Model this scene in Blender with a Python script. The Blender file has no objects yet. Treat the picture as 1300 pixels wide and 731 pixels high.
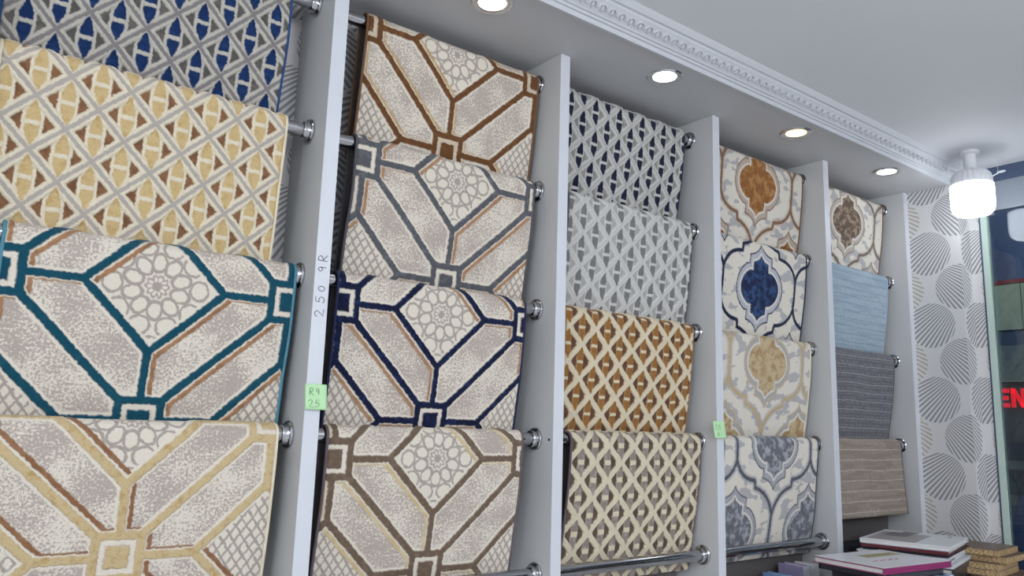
import bpy, bmesh, math, random
import numpy as np
from mathutils import Matrix, Vector

PI = math.pi
random.seed(7)
SC = bpy.context.scene
COL = SC.collection

# ------------------------------------------------------------------ camera
cam_d = bpy.data.cameras.new('camera')
cam = bpy.data.objects.new('camera', cam_d)
COL.objects.link(cam)
cam_d.sensor_width = 36.0
cam_d.lens = 36.0 * 992.8 / 1300.0
cam_d.clip_start = 0.02
_r = Vector((0.792896, -0.608591, 0.030551))
_u = Vector((-0.128821, -0.118408, 0.984573))
_f = Vector((0.595585, 0.784600, 0.172284))
cam.matrix_world = Matrix(((_r.x, _u.x, -_f.x, 0), (_r.y, _u.y, -_f.y, 0), (_r.z, _u.z, -_f.z, 1.5), (0, 0, 0, 1)))
SC.camera = cam

# ------------------------------------------------------------------ world, exposure, shop lamps out of view, added outside lamp
w = bpy.data.worlds.new('night')
SC.world = w
w.use_nodes = True
w.node_tree.nodes['Background'].inputs[0].default_value = (0.10, 0.14, 0.24, 1)
w.node_tree.nodes['Background'].inputs[1].default_value = 0.35
SC.view_settings.view_transform = 'Standard'
SC.view_settings.look = 'None'
SC.view_settings.gamma = 1.0
SC.view_settings.use_curve_mapping = False
SC.view_settings.exposure = -0.08


def lamp(name, loc, power, col=(0.86, 0.92, 1.0), size=0.09):
    l = bpy.data.lights.new(name, 'POINT')
    l.energy = power
    l.color = col
    l.shadow_soft_size = size
    o = bpy.data.objects.new(name, l)
    o.location = loc
    COL.objects.link(o)
    return o


ROOM_COL = (0.94, 0.965, 1.0)
for lx, ly, pw in ((0.75, -0.55, 29), (-0.9, 0.1, 18), (2.2, -1.3, 29), (0.3, -2.1, 30), (-1.6, -1.6, 26)):
    lamp('shop_lamp', (lx, ly, 2.12), pw, ROOM_COL, 0.10)
lamp('outside_fill', (3.80, 0.95, 2.75), 30, (0.95, 1.0, 0.86), 0.06)  # added lamp, brightens the front behind the glass


# ------------------------------------------------------------------ helpers
def tag(o, label=None, cat=None, group=None, kind=None):
    if label: o['label'] = label
    if cat: o['category'] = cat
    if group: o['group'] = group
    if kind: o['kind'] = kind
    return o


def empty(name, loc=(0, 0, 0), rz=0.0):
    o = bpy.data.objects.new(name, None)
    o.empty_display_size = 0.05
    o.location = loc
    o.rotation_euler = (0, 0, rz)
    COL.objects.link(o)
    return o


def link(name, me, mat=None, parent=None, loc=None, rot=None):
    o = bpy.data.objects.new(name, me)
    if mat is not None and len(me.materials) == 0:
        me.materials.append(mat)
    COL.objects.link(o)
    if parent is not None:
        o.parent = parent
    if loc is not None: o.location = loc
    if rot is not None: o.rotation_euler = rot
    return o


class MB:
    """collects simple solids into one mesh"""
    def __init__(self):
        self.bm = bmesh.new()

    def box(self, x0, y0, z0, x1, y1, z1, bev=0.0):
        r = bmesh.ops.create_cube(self.bm, size=1.0)
        vs = r['verts']
        for v in vs:
            v.co = Vector((x0 + (v.co.x + .5) * (x1 - x0), y0 + (v.co.y + .5) * (y1 - y0), z0 + (v.co.z + .5) * (z1 - z0)))
        if bev > 0:
            es = set()
            for v in vs:
                for e in v.link_edges: es.add(e)
            bmesh.ops.bevel(self.bm, geom=list(es), offset=bev, segments=2, affect='EDGES', profile=0.5)
        return self

    def lathe(self, prof, n=40, axis='Z', origin=(0, 0, 0), cap=True):
        """prof: list of (radius, height) revolved round the axis"""
        rings = []
        O = Vector(origin)
        for (r, h) in prof:
            ring = []
            for i in range(n):
                a = 2 * PI * i / n
                c, s = r * math.cos(a), r * math.sin(a)
                if axis == 'Z': p = Vector((c, s, h))
                elif axis == 'X': p = Vector((h, c, s))
                else: p = Vector((c, h, s))
                ring.append(self.bm.verts.new(O + p))
            rings.append(ring)
        for a, b in zip(rings[:-1], rings[1:]):
            for i in range(n):
                self.bm.faces.new((a[i], a[(i + 1) % n], b[(i + 1) % n], b[i]))
        if cap:
            if prof[0][0] > 1e-6: self.bm.faces.new(list(reversed(rings[0])))
            if prof[-1][0] > 1e-6: self.bm.faces.new(rings[-1])
        return self

    def tube(self, pts, r, n=8):
        pts = [Vector(p) for p in pts]
        rings = []
        for i, p in enumerate(pts):
            t = (pts[min(i + 1, len(pts) - 1)] - pts[max(i - 1, 0)]).normalized()
            a = Vector((1, 0, 0)) if abs(t.x) < .8 else Vector((0, 0, 1))
            n1 = t.cross(a).normalized()
            n2 = t.cross(n1)
            rings.append([self.bm.verts.new(p + r * (math.cos(2 * PI * k / n) * n1 + math.sin(2 * PI * k / n) * n2)) for k in range(n)])
        for a, b in zip(rings[:-1], rings[1:]):
            for i in range(n):
                self.bm.faces.new((a[i], a[(i + 1) % n], b[(i + 1) % n], b[i]))
        self.bm.faces.new(list(reversed(rings[0])))
        self.bm.faces.new(rings[-1])
        return self

    def prism(self, poly, d0, d1, f):
        """poly of (a, b); f(a, b, d) -> point"""
        v0 = [self.bm.verts.new(f(a, b, d0)) for a, b in poly]
        v1 = [self.bm.verts.new(f(a, b, d1)) for a, b in poly]
        n = len(poly)
        self.bm.faces.new(v0)
        self.bm.faces.new(list(reversed(v1)))
        for i in range(n):
            self.bm.faces.new((v0[i], v1[i], v1[(i + 1) % n], v0[(i + 1) % n]))
        return self

    def mesh(self, name, mat=None, smooth=False):
        me = bpy.data.meshes.new(name)
        bmesh.ops.recalc_face_normals(self.bm, faces=self.bm.faces[:])
        self.bm.to_mesh(me)
        self.bm.free()
        if mat is not None: me.materials.append(mat)
        if smooth:
            me.polygons.foreach_set('use_smooth', np.ones(len(me.polygons), bool))
            try: me.set_sharp_from_angle(angle=math.radians(38))
            except Exception: pass
        return me

    def build(self, name, mat, parent=None, smooth=False, loc=None, rot=None):
        return link(name, self.mesh(name, mat, smooth), None, parent, loc, rot)


# ------------------------------------------------------------------ node helpers
class X:
    """tiny expression builder on shader math nodes"""
    nt = None

    def __init__(self, s): self.s = s

    @staticmethod
    def op(o, *a):
        n = X.nt.nodes.new('ShaderNodeMath')
        n.operation = o
        for i, v in enumerate(a):
            if isinstance(v, X): X.nt.links.new(v.s, n.inputs[i])
            else: n.inputs[i].default_value = v
        return X(n.outputs[0])

    def __add__(s, o): return X.op('ADD', s, o)
    __radd__ = __add__
    def __sub__(s, o): return X.op('SUBTRACT', s, o)
    def __rsub__(s, o): return X.op('SUBTRACT', o, s)
    def __mul__(s, o): return X.op('MULTIPLY', s, o)
    __rmul__ = __mul__
    def __truediv__(s, o): return X.op('DIVIDE', s, o)
    def lt(s, o): return X.op('LESS_THAN', s, o)
    def gt(s, o): return X.op('GREATER_THAN', s, o)


def newmat(name, col=(0.8, 0.8, 0.8), rough=0.5, metal=0.0, spec=0.5, noise=0.0, nscale=20.0, bump=0.0, bscale=200.0):
    m = bpy.data.materials.new(name)
    m.use_nodes = True
    nt = m.node_tree
    b = nt.nodes['Principled BSDF']
    b.inputs['Base Color'].default_value = (*col, 1)
    b.inputs['Roughness'].default_value = rough
    b.inputs['Metallic'].default_value = metal
    b.inputs['Specular IOR Level'].default_value = spec
    tc = nt.nodes.new('ShaderNodeTexCoord')
    if noise > 0:
        n = nt.nodes.new('ShaderNodeTexNoise')
        n.inputs['Scale'].default_value = nscale
        n.inputs['Detail'].default_value = 4
        nt.links.new(tc.outputs['Object'], n.inputs['Vector'])
        r = nt.nodes.new('ShaderNodeMix')
        r.data_type = 'RGBA'
        nt.links.new(n.outputs['Fac'], r.inputs['Factor'])
        r.inputs['A'].default_value = (*[c * (1 - noise) for c in col], 1)
        r.inputs['B'].default_value = (*[min(1, c * (1 + noise)) for c in col], 1)
        nt.links.new(r.outputs['Result'], b.inputs['Base Color'])
    if bump > 0:
        n = nt.nodes.new('ShaderNodeTexNoise')
        n.inputs['Scale'].default_value = bscale
        n.inputs['Detail'].default_value = 3
        nt.links.new(tc.outputs['Object'], n.inputs['Vector'])
        bp = nt.nodes.new('ShaderNodeBump')
        bp.inputs['Strength'].default_value = bump
        bp.inputs['Distance'].default_value = 0.002
        nt.links.new(n.outputs['Fac'], bp.inputs['Height'])
        nt.links.new(bp.outputs['Normal'], b.inputs['Normal'])
    return m


def emitmat(name, col, strength):
    m = bpy.data.materials.new(name)
    m.use_nodes = True
    b = m.node_tree.nodes['Principled BSDF']
    b.inputs['Base Color'].default_value = (0.8, 0.8, 0.8, 1)
    b.inputs['Emission Color'].default_value = (*col, 1)
    b.inputs['Emission Strength'].default_value = strength
    b.inputs['Roughness'].default_value = 0.4
    return m


def mixc(nt, fac, a, b):
    n = nt.nodes.new('ShaderNodeMix')
    n.data_type = 'RGBA'
    for v, key in ((fac, 'Factor'), (a, 'A'), (b, 'B')):
        if isinstance(v, X): nt.links.new(v.s, n.inputs[key])
        elif hasattr(v, 'is_linked'): nt.links.new(v, n.inputs[key])
        elif isinstance(v, (int, float)): n.inputs[key].default_value = v
        else: n.inputs[key].default_value = (*v, 1)
    return n.outputs['Result']


def wallpaper_mat(name, ground, grey, beige):
    """shell-like discs of fanned stripes, printed flat on paper; UVMap is in metres"""
    m = bpy.data.materials.new(name)
    m.use_nodes = True
    nt = m.node_tree
    X.nt = nt
    b = nt.nodes['Principled BSDF']
    b.inputs['Roughness'].default_value = 0.55
    uvn = nt.nodes.new('ShaderNodeUVMap')
    uvn.uv_map = 'UVMap'
    sp = nt.nodes.new('ShaderNodeSeparateXYZ')
    nt.links.new(uvn.outputs[0], sp.inputs[0])
    u, v = X(sp.outputs[0]), X(sp.outputs[1])
    du, P, rad = 0.100, 0.261, 0.0795
    res = None
    cols = None

    def disc(uo, vo, ax, ay):
        ui = X.op('ROUND', (u - uo) / (2 * du))
        lx = u - uo - ui * (2 * du)
        ly = v - vo - X.op('ROUND', (v - vo) / P) * P
        d = X.op('SQRT', lx * lx + ly * ly)
        ang = X.op('ARCTAN2', ly - ay, lx - ax)
        st = X.op('SINE', ang * 112.0).gt(0.05)
        return d.lt(rad) * st, ui

    m1, i1 = disc(-1.29, 1.893, 0.14, 0.14)
    m2, i2 = disc(-1.19, 1.762, -0.15, 0.13)
    odd = X.op('PINGPONG', i2, 1.0)
    c2 = mixc(nt, odd, grey, beige)
    nz = nt.nodes.new('ShaderNodeTexNoise')
    nz.inputs['Scale'].default_value = 260
    nt.links.new(uvn.outputs[0], nz.inputs['Vector'])
    g = mixc(nt, X(nz.outputs['Fac']), [c * 0.96 for c in ground], ground)
    c = mixc(nt, m1, g, grey)
    c = mixc(nt, m2, c, c2)
    nt.links.new(c, b.inputs['Base Color'])
    return m


def carpet_mat(name, g1, g2, main, second, motif, main2=None, second2=None, ground='mottle', thresh=0.5, extra=None, mscale=14.0):
    """woven pile: the mesh carries four zone masks, the nodes give yarn colours and mottling"""
    m = bpy.data.materials.new(name)
    m.use_nodes = True
    nt = m.node_tree
    X.nt = nt
    b = nt.nodes['Principled BSDF']
    b.inputs['Roughness'].default_value = 0.95
    b.inputs['Specular IOR Level'].default_value = 0.15
    b.inputs['Sheen Weight'].default_value = 0.15
    b.inputs['Sheen Roughness'].default_value = 0.5
    at = nt.nodes.new('ShaderNodeAttribute')
    at.attribute_name = 'zones'
    sp = nt.nodes.new('ShaderNodeSeparateColor')
    nt.links.new(at.outputs['Color'], sp.inputs[0])
    R, G, B, A = X(sp.outputs[0]), X(sp.outputs[1]), X(sp.outputs[2]), X(at.outputs['Alpha'])
    uvn = nt.nodes.new('ShaderNodeUVMap')
    uvn.uv_map = 'UVMap'

    def noise(scale, detail=3.0, rough=0.6, off=0.0):
        n = nt.nodes.new('ShaderNodeTexNoise')
        n.inputs['Scale'].default_value = scale
        n.inputs['Detail'].default_value = detail
        n.inputs['Roughness'].default_value = rough
        mp = nt.nodes.new('ShaderNodeMapping')
        mp.inputs['Location'].default_value = (off, off * 0.7, 0)
        nt.links.new(uvn.outputs[0], mp.inputs['Vector'])
        nt.links.new(mp.outputs[0], n.inputs['Vector'])
        return X(n.outputs['Fac'])

    def ramp(x, lo, hi):
        n = nt.nodes.new('ShaderNodeMapRange')
        n.inputs['From Min'].default_value = lo
        n.inputs['From Max'].default_value = hi
        nt.links.new(x.s, n.inputs['Value'])
        return X(n.outputs[0])

    if ground == 'mottle':
        mm = ramp(noise(mscale, 3.0, 0.55, 3.1) * 0.42 + noise(230.0, 1.5, 0.6, 9.2) * 0.58, thresh - 0.05, thresh + 0.05)
        mm = mm * (1.0 - A)
    elif ground == 'camo':
        v = nt.nodes.new('ShaderNodeTexNoise')
        v.inputs['Scale'].default_value = 19.0
        v.inputs['Detail'].default_value = 3.0
        v.inputs['Roughness'].default_value = 0.45
        mp = nt.nodes.new('ShaderNodeMapping')
        mp.inputs['Location'].default_value = (5.3, 2.2, 0)
        mp.inputs['Scale'].default_value = (1.0, 1.5, 1.0)
        nt.links.new(uvn.outputs[0], mp.inputs['Vector'])
        nt.links.new(mp.outputs[0], v.inputs['Vector'])
        mm = ramp(X(v.outputs['Fac']), thresh - 0.012, thresh + 0.012)
        mm = mm * (1.0 - A)
    else:
        mm = ramp(noise(60.0, 3, 0.6), 0.2, 0.8)
    c = mixc(nt, mm, g1, g2)
    if extra is not None:
        c = mixc(nt, A, c, extra)
    c = mixc(nt, B, c, motif)
    pat = ramp(noise(38.0, 3.0, 0.6, 1.7), 0.46, 0.60)
    s = mixc(nt, pat, second, second2 or [x * 0.82 for x in second])
    c = mixc(nt, G, c, s)
    pat2 = ramp(noise(70.0, 2.0, 0.6, 4.4), 0.50, 0.74)
    mcol = mixc(nt, pat2, main, main2 or [min(1, x * 1.3) for x in main])
    c = mixc(nt, R, c, mcol)
    # yarn grain
    gr = ramp(noise(520.0, 2.0, 0.7, 7.7), 0.25, 0.75)
    n = nt.nodes.new('ShaderNodeMix')
    n.data_type = 'RGBA'
    n.blend_type = 'MULTIPLY'
    n.inputs['Factor'].default_value = 0.30
    nt.links.new(c, n.inputs['A'])
    cg = nt.nodes.new('ShaderNodeCombineColor')
    for i in range(3): nt.links.new(gr.s, cg.inputs[i])
    nt.links.new(cg.outputs[0], n.inputs['B'])
    nt.links.new(n.outputs['Result'], b.inputs['Base Color'])
    bp = nt.nodes.new('ShaderNodeBump')
    bp.inputs['Strength'].default_value = 0.35
    bp.inputs['Distance'].default_value = 0.002
    nt.links.new(gr.s, bp.inputs['Height'])
    nt.links.new(bp.outputs['Normal'], b.inputs['Normal'])
    return m


def C(r, g, b_):
    """sRGB 0-255 to linear"""
    f = lambda c: (c / 255 / 12.92) if c / 255 <= 0.04045 else ((c / 255 + 0.055) / 1.055) ** 2.4
    return (f(r), f(g), f(b_))


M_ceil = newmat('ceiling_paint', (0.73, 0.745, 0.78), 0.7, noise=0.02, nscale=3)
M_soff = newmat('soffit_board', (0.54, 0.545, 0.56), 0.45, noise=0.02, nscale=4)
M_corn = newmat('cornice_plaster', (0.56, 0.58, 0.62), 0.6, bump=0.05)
M_wall = newmat('white_wall_paint', (0.80, 0.81, 0.83), 0.8, noise=0.02, nscale=3)
M_floor = newmat('floor_tile', (0.66, 0.65, 0.64), 0.35, noise=0.1, nscale=4)
M_board = newmat('grey_melamine', (0.57, 0.58, 0.585), 0.42, noise=0.015, nscale=6)
M_edge = newmat('lit_edge_band', (0.62, 0.645, 0.70), 0.4, noise=0.01, nscale=30)  # board's front edge painted lighter, as the light falls on it
M_chrome = newmat('chrome', (0.46, 0.46, 0.48), 0.13, metal=1.0, noise=0.02, nscale=40)
M_black = newmat('black_plastic', (0.02, 0.02, 0.022), 0.5)
M_ink = newmat('pen_ink', (0.03, 0.03, 0.06), 0.6)
M_inkp = newmat('pencil_ink', (0.20, 0.34, 0.18), 0.7)
M_note = newmat('green_sticky_paper', C(184, 226, 176), 0.8, noise=0.04, nscale=30)
M_paper = wallpaper_mat('shell_wallpaper', (0.66, 0.655, 0.66), (0.27, 0.27, 0.28), (0.44, 0.41, 0.34))
M_bezel = newmat('chrome_bezel', (0.75, 0.76, 0.78), 0.18, metal=1.0)
M_lampw = newmat('white_lamp_plastic', (0.72, 0.74, 0.78), 0.35)
M_greenedge = newmat('green_glass_edge', (0.50, 0.62, 0.56), 0.25, noise=0.03, nscale=20)
M_slate = newmat('slate_frame', (0.06, 0.085, 0.15), 0.4)
M_trans = newmat('pale_transom', (0.25, 0.285, 0.33), 0.3, noise=0.05, nscale=6)  # reflection on the transom glass put into an opaque pale colour
M_backing = newmat('carpet_backing', (0.10, 0.09, 0.09), 0.95, bump=0.4, bscale=300)


# ================================================================== SETTING
X0, X1, X2, X3, X4, X5, XT = -0.018, 0.5673, 1.1526, 1.7261, 2.2942, 2.8292, 0.0296
DIV = [X0, X1, X2, X3, X4, X5]
YF, YB = 1.350, 1.521           # front edge of the dividers, back wall
H, H2 = 2.3923, 2.4450          # soffit, ceiling
YC = 1.196                      # front edge of the soffit
XE = X5 + XT                    # end wall
XW = 2.940                      # glazed wall
YP = 1.178                      # corner of the wallpapered end wall


def struct(o):
    o['kind'] = 'structure'
    return o


def uvquad(name, faces, mat, parent=None):
    """faces: list of four (point, uv)"""
    me = bpy.data.meshes.new(name)
    V, F, U = [], [], []
    for f in faces:
        F.append([len(V) + i for i in range(4)])
        for p, uv in f:
            V.append(p); U.append(uv)
    me.from_pydata(V, [], F)
    l = me.uv_layers.new(name='UVMap')
    for i, loop in enumerate(me.loops):
        l.data[i].uv = U[loop.vertex_index]
    me.materials.append(mat)
    return link(name, me, None, parent)


struct(MB().box(-2.6, -3.1, -0.1, 5.2, 2.2, 0.0).build('floor', M_floor))
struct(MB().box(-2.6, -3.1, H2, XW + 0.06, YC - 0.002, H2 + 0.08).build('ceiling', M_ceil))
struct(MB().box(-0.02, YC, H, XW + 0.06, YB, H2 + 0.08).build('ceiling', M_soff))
struct(MB().box(-2.6, -3.1, 0, -2.5, 1.6, H2).build('wall_left', M_wall))
struct(MB().box(-2.5, -3.1, 0, XW, -3.0, H2).build('wall_front', M_wall))
struct(MB().box(-2.5, YB - 0.02, 0, -0.02, YB + 0.08, H2).build('wall_back', M_wall))
o = MB().box(-0.02, YB, 0, XE + 0.12, YB + 0.08, H2 + 0.08).build('wall_back', M_wall)
struct(o)
zq0, zq1 = 0.0, H
pp = uvquad('wallpaper', [[((-0.018, YB - .001, zq0), (-0.018 + .17, zq0)), ((XE, YB - .001, zq0), (XE + .17, zq0)),
                           ((XE, YB - .001, zq1), (XE + .17, zq1)), ((-0.018, YB - .001, zq1), (-0.018 + .17, zq1))]], M_paper, o)
# end wall with the same paper wrapped round its corner and on to the pier beside the glass
ew = MB().box(XE, YP, 0, XW + 0.06, YB, H).build('wall_right', M_wall)
struct(ew)
e = 0.0012
uA, uB, uC = -YF + 0.0, -YP, -YP + (XW - XE)
uvquad('wallpaper', [
    [((XE - e, YF, 0), (-YF, 0)), ((XE - e, YP - e, 0), (-YP, 0)), ((XE - e, YP - e, H), (-YP, H)), ((XE - e, YF, H), (-YF, H))],
    [((XE - e, YP - e, 0), (uB, 0)), ((XW - e, YP - e, 0), (uC, 0)), ((XW - e, YP - e, H), (uC, H)), ((XE - e, YP - e, H), (uB, H))],
], M_paper, ew)
pier = MB().box(XW, 1.142, 0, XW + 0.06, YP, H2).build('wall_right', M_wall)
struct(pier)
uvquad('wallpaper', [
    [((XW - e, YP - e, 0), (uC, 0)), ((XW - e, 1.141, 0), (uC + .037, 0)), ((XW - e, 1.141, H2), (uC + .037, H2)), ((XW - e, YP - e, H2), (uC, H2))],
], M_paper, pier)

# glazed shop front
win = empty('window_1', (XW, 1.13, 0))
struct(win)


def wpart(mb, name, mat):
    ob = mb.build(name, mat)
    ob.parent = win
    ob.matrix_parent_inverse = Matrix.Translation((-XW, -1.13, 0))
    return ob


wpart(MB().box(XW - 0.004, 1.136, 0.0, XW + 0.03, 1.142, H2), 'seal', M_slate)
wpart(MB().box(XW - 0.006, 1.117, 0.0, XW + 0.02, 1.136, 2.396), 'glass_edge', M_greenedge)
wpart(MB().box(XW - 0.01, -3.0, 2.396, XW + 0.04, 1.136, H2), 'header_rail', M_slate)
wpart(MB().box(XW + 0.002, -3.0, 2.292, XW + 0.014, 1.117, 2.396), 'pale_transom', M_trans)
m = bpy.data.materials.new('clear_glass')
m.use_nodes = True
nt = m.node_tree
nt.nodes.remove(nt.nodes['Principled BSDF'])
tr = nt.nodes.new('ShaderNodeBsdfTransparent')
tr.inputs[0].default_value = (0.86, 0.92, 0.93, 1)
gl = nt.nodes.new('ShaderNodeBsdfGlossy')
gl.inputs['Roughness'].default_value = 0.012
fr = nt.nodes.new('ShaderNodeFresnel')
fr.inputs[0].default_value = 1.5
mx = nt.nodes.new('ShaderNodeMixShader')
nt.links.new(fr.outputs[0], mx.inputs[0])
nt.links.new(tr.outputs[0], mx.inputs[1])
nt.links.new(gl.outputs[0], mx.inputs[2])
nt.links.new(mx.outputs[0], nt.nodes['Material Output'].inputs[0])
wpart(MB().box(XW + 0.004, -3.0, 0.0, XW + 0.012, 1.117, 2.292), 'pane', m)

# cornice: moulded strip with a band of carved leaves
prof = [(0.0, 0.0), (0.0, -0.006), (-0.006, -0.006), (-0.008, 0.004), (-0.013, 0.005), (-0.014, 0.010), (-0.019, 0.011), (-0.021, 0.014),
        (-0.044, 0.034), (-0.046, 0.039), (-0.052, 0.040), (-0.058, 0.047), (-0.062, H2 - H), (0.0, H2 - H)]
mb = MB()
mb.prism(prof, -0.02, XE + 0.002, lambda a, b_, d: Vector((d, YC + a, H + b_)))
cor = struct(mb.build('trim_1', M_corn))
lf = MB()
# one carved leaf: an arch with a bud inside, in local x (along) / y (up the slope) / z (out)
for k in range(8):
    a0, a1 = PI * k / 8, PI * (k + 1) / 8
    q = []
    for rr, zz in ((0.0115, 0.0), (0.0095, 0.0035), (0.0072, 0.0)):
        q.append((rr, zz))
    for (r0, z0), (r1, z1) in zip(q[:-1], q[1:]):
        vs = [lf.bm.verts.new((r * math.cos(a), r * math.sin(a) - 0.004, z)) for r, z, a in ((r0, z0, a0), (r0, z0, a1), (r1, z1, a1), (r1, z1, a0))]
        lf.bm.faces.new(vs)
bmesh.ops.create_icosphere(lf.bm, subdivisions=1, radius=1.0, matrix=Matrix.Translation((0, -0.002, 0)) @ Matrix.Diagonal((0.004, 0.0075, 0.004, 1)))
leaf = lf.mesh('leaf', M_corn)
sl = Vector((0, -0.023, 0.020)).normalized()      # up the sloping face
outn = Vector((0, -0.020, -0.023)).normalized()   # out of it
base = Vector((0, YC - 0.0325, H + 0.024))
for i in range(96):
    x = 0.0 + 0.0297 * i + 0.012
    lo = link('carved_leaf', leaf, None, cor)
    lo.matrix_world = Matrix(((1.22, sl.x * 1.25, outn.x * 1.6, x), (0, sl.y * 1.25, outn.y * 1.6, base.y), (0, sl.z * 1.25, outn.z * 1.6, base.z), (0, 0, 0, 1)))

# ================================================================== RACK: dividers and bottom boards
DLAB = ['grey upright rack board at the far left end beyond the blue carpet',
        'wide grey upright board with 250 9R written up its front edge',
        'grey upright board between the hexagon carpets and the navy and mustard lattice carpets',
        'grey upright board with a small green note on its edge beside the medallion carpets',
        'grey upright board between the medallion carpets and the light blue carpet',
        'last grey upright board where the rack meets the shell wallpaper']
dividers = []
for i, x in enumerate(DIV):
    d = empty('rack_divider', (x, YF, 0))
    tag(d, DLAB[i], 'divider', None)
    MB().box(0, 0.0012, 0, XT, YB - YF - 0.002, H - 0.0005).build('board', M_board, d)
    MB().box(0, 0, 0, XT, 0.0012, H - 0.0005, 0.0004).build('edge_band', M_edge, d)
    dividers.append(d)
for i in range(5):
    b_ = MB().box(DIV[i] + XT + .0005, YF + 0.004, 0.90, DIV[i + 1] - .0005, YB - 0.003, 0.93).build('rack_shelf', M_board)
    tag(b_, ['grey bottom shelf under the gold and teal carpets, below the frame', 'grey bottom shelf under the four hexagon carpets, below the frame',
             'grey bottom shelf under the lattice carpets, below the frame', 'grey bottom shelf carrying the standing sample books under the medallion carpets',
             'grey bottom shelf under the plain striped carpets, below the frame'][i], 'shelf')
# small screw in the second divider
MB().lathe([(0.0, -0.0015), (0.003, -0.001), (0.0035, 0.0)], 12, 'X', (0, 0.0139, 1.470)).build('screw', M_black, dividers[2])


# pen strokes on the first divider's edge: 250 9R, reading upwards
def strokes(name, parent, mat, glyphs, place, r):
    mb = MB()
    for g in glyphs:
        for st in g:
            mb.tube([place(a, b_) for a, b_ in st], r, 5)
    return mb.build(name, mat, parent)


def arc(cx, cy, rx, ry, a0, a1, n=14):
    return [(cx + rx * math.cos(math.radians(a0 + (a1 - a0) * k / n)), cy + ry * math.sin(math.radians(a0 + (a1 - a0) * k / n))) for k in range(n + 1)]


g2 = [[(-.1, .75)] + arc(.25, .72, .3, .26, 160, -20, 10) + [(.05, .05), (.75, .0)]]
g5 = [[(.62, 1.0), (.12, .95), (.08, .55)] + arc(.28, .32, .34, .30, 110, -150, 12)]
g0 = [arc(.3, .42, .26, .36, 90, 450, 16)]
g9 = [arc(.32, .7, .22, .22, 0, 360, 12) + [(.52, .1)]]
gR = [[(.1, 0), (.12, 1.0)], [(.12, 1.0)] + arc(.3, .75, .3, .25, 90, -90, 8) + [(.15, .48), (.72, .0)]]
# local in divider: x across the edge (0..XT), z up. text baseline runs up; glyph up = -x
GS = 0.0175


def place_factory(z0):
    return lambda a, b_: Vector((0.0225 - b_ * GS, -0.0003, z0 + a * GS))


for gl_, z0 in ((g2, 1.686), (g5, 1.711), (g0, 1.732), (g9, 1.768), (gR, 1.788)):
    strokes('handwriting', dividers[1], M_ink, [gl_], place_factory(z0), 0.00065)


def sticky(name, label, x0, x1, z0, z1, tilt, glyphs):
    n = empty(name, ((x0 + x1) / 2, YF - 0.0015, z1))
    tag(n, label, 'note')
    mb = MB()
    # gently curled sheet
    cols, rows = 8, 8
    V = {}
    for i in range(cols + 1):
        for j in range(rows + 1):
            a, b_ = i / cols, j / rows
            V[i, j] = mb.bm.verts.new(((a - .5) * (x1 - x0) + tilt * b_ * (z1 - z0), -0.004 * b_ ** 2 - 0.001 * (2 * a - 1) ** 2 * b_, -b_ * (z1 - z0)))
    for i in range(cols):
        for j in range(rows):
            mb.bm.faces.new((V[i, j], V[i + 1, j], V[i + 1, j + 1], V[i, j + 1]))
    sh = mb.build('paper', M_note, n, True)
    sh.modifiers.new('thick', 'SOLIDIFY').thickness = 0.0003
    s = 0.0125
    for g, (a0, b0) in glyphs:
        strokes('pencil_mark', n, M_inkp, [g], lambda a, b_, a0=a0, b0=b0: Vector((a0 + a * s, -0.0012 - 0.004 * ((-(b0 + b_ * s)) / (z1 - z0)) ** 2, b0 + b_ * s)), 0.0005)
    return n


sticky('sticky_note', 'light green sticky note with pencilled writing on the wide board edge', 0.5645, 0.606, 1.516, 1.562, 0.03,
       [(gR, (-.013, -.020)), (g9, (-.001, -.020)), (g2, (-.013, -.041)), (g5, (-.001, -.041))])
sticky('sticky_note', 'small pale green sticky note on the edge beside the beige medallion carpet', 1.708, 1.757, 1.482, 1.527, 0.04,
       [(g2, (-.016, -.022)), (g5, (-.003, -.022)), (g0, (-.010, -.040))])

# ================================================================== RAILS
YR = [1.436, 1.426, 1.4195, 1.4127, 1.4016]
ZR = [2.337, 2.060, 1.769, 1.470, 1.1764]
RR = 0.014
fl = MB().lathe([(0.0, 0.0), (0.0255, 0.0), (0.0255, 0.0035), (0.0235, 0.006), (0.0195, 0.0065), (0.0185, 0.016), (0.0172, 0.0175), (0.0146, 0.0175), (0.0146, 0.010)], 36, 'X', cap=False)
flange_me = fl.mesh('flange', M_chrome, True)
sc_ = MB().lathe([(0.0, 0.0015), (0.002, 0.001), (0.0024, 0.0)], 10, 'X')
screw_me = sc_.mesh('screw', M_black, True)
BAYN = ['blue and gold carpet bay at left', 'hexagon carpet bay', 'navy and mustard lattice bay', 'medallion carpet bay', 'plain striped carpet bay']
ROWN = ['topmost', 'second', 'third', 'fourth', 'lowest']
for b in range(5):
    xa, xb = DIV[b] + XT, DIV[b + 1]
    rod_me = MB().lathe([(RR, 0.001), (RR, xb - xa - 0.001)], 32, 'X').mesh('rod', M_chrome, True)
    for r in range(4 if b == 4 else 5):
        t = empty('hanging_rail', (xa, YR[r], ZR[r]))
        lab = ROWN[r] + ' chrome hanging rail in the ' + BAYN[b]
        if r == 4 and b in (2, 3): lab = 'bare lowest chrome rail crossing in front of the ' + ('cream lattice carpet hem' if b == 2 else 'grey medallion carpet hem')
        tag(t, lab, 'rail', 'chrome carpet rails between the rack boards')
        link('rod', rod_me, None, t)
        for side in (0, 1):
            f_ = link('flange', flange_me, None, t, (0.0004 if side == 0 else xb - xa - 0.0004, 0, 0), (0, 0, 0 if side == 0 else PI))
            for k in range(3):
                a = PI / 2 + 2 * PI * k / 3
                link('screw', screw_me, None, f_, (0.0062, 0.0212 * math.cos(a), 0.0212 * math.sin(a)))

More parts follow.
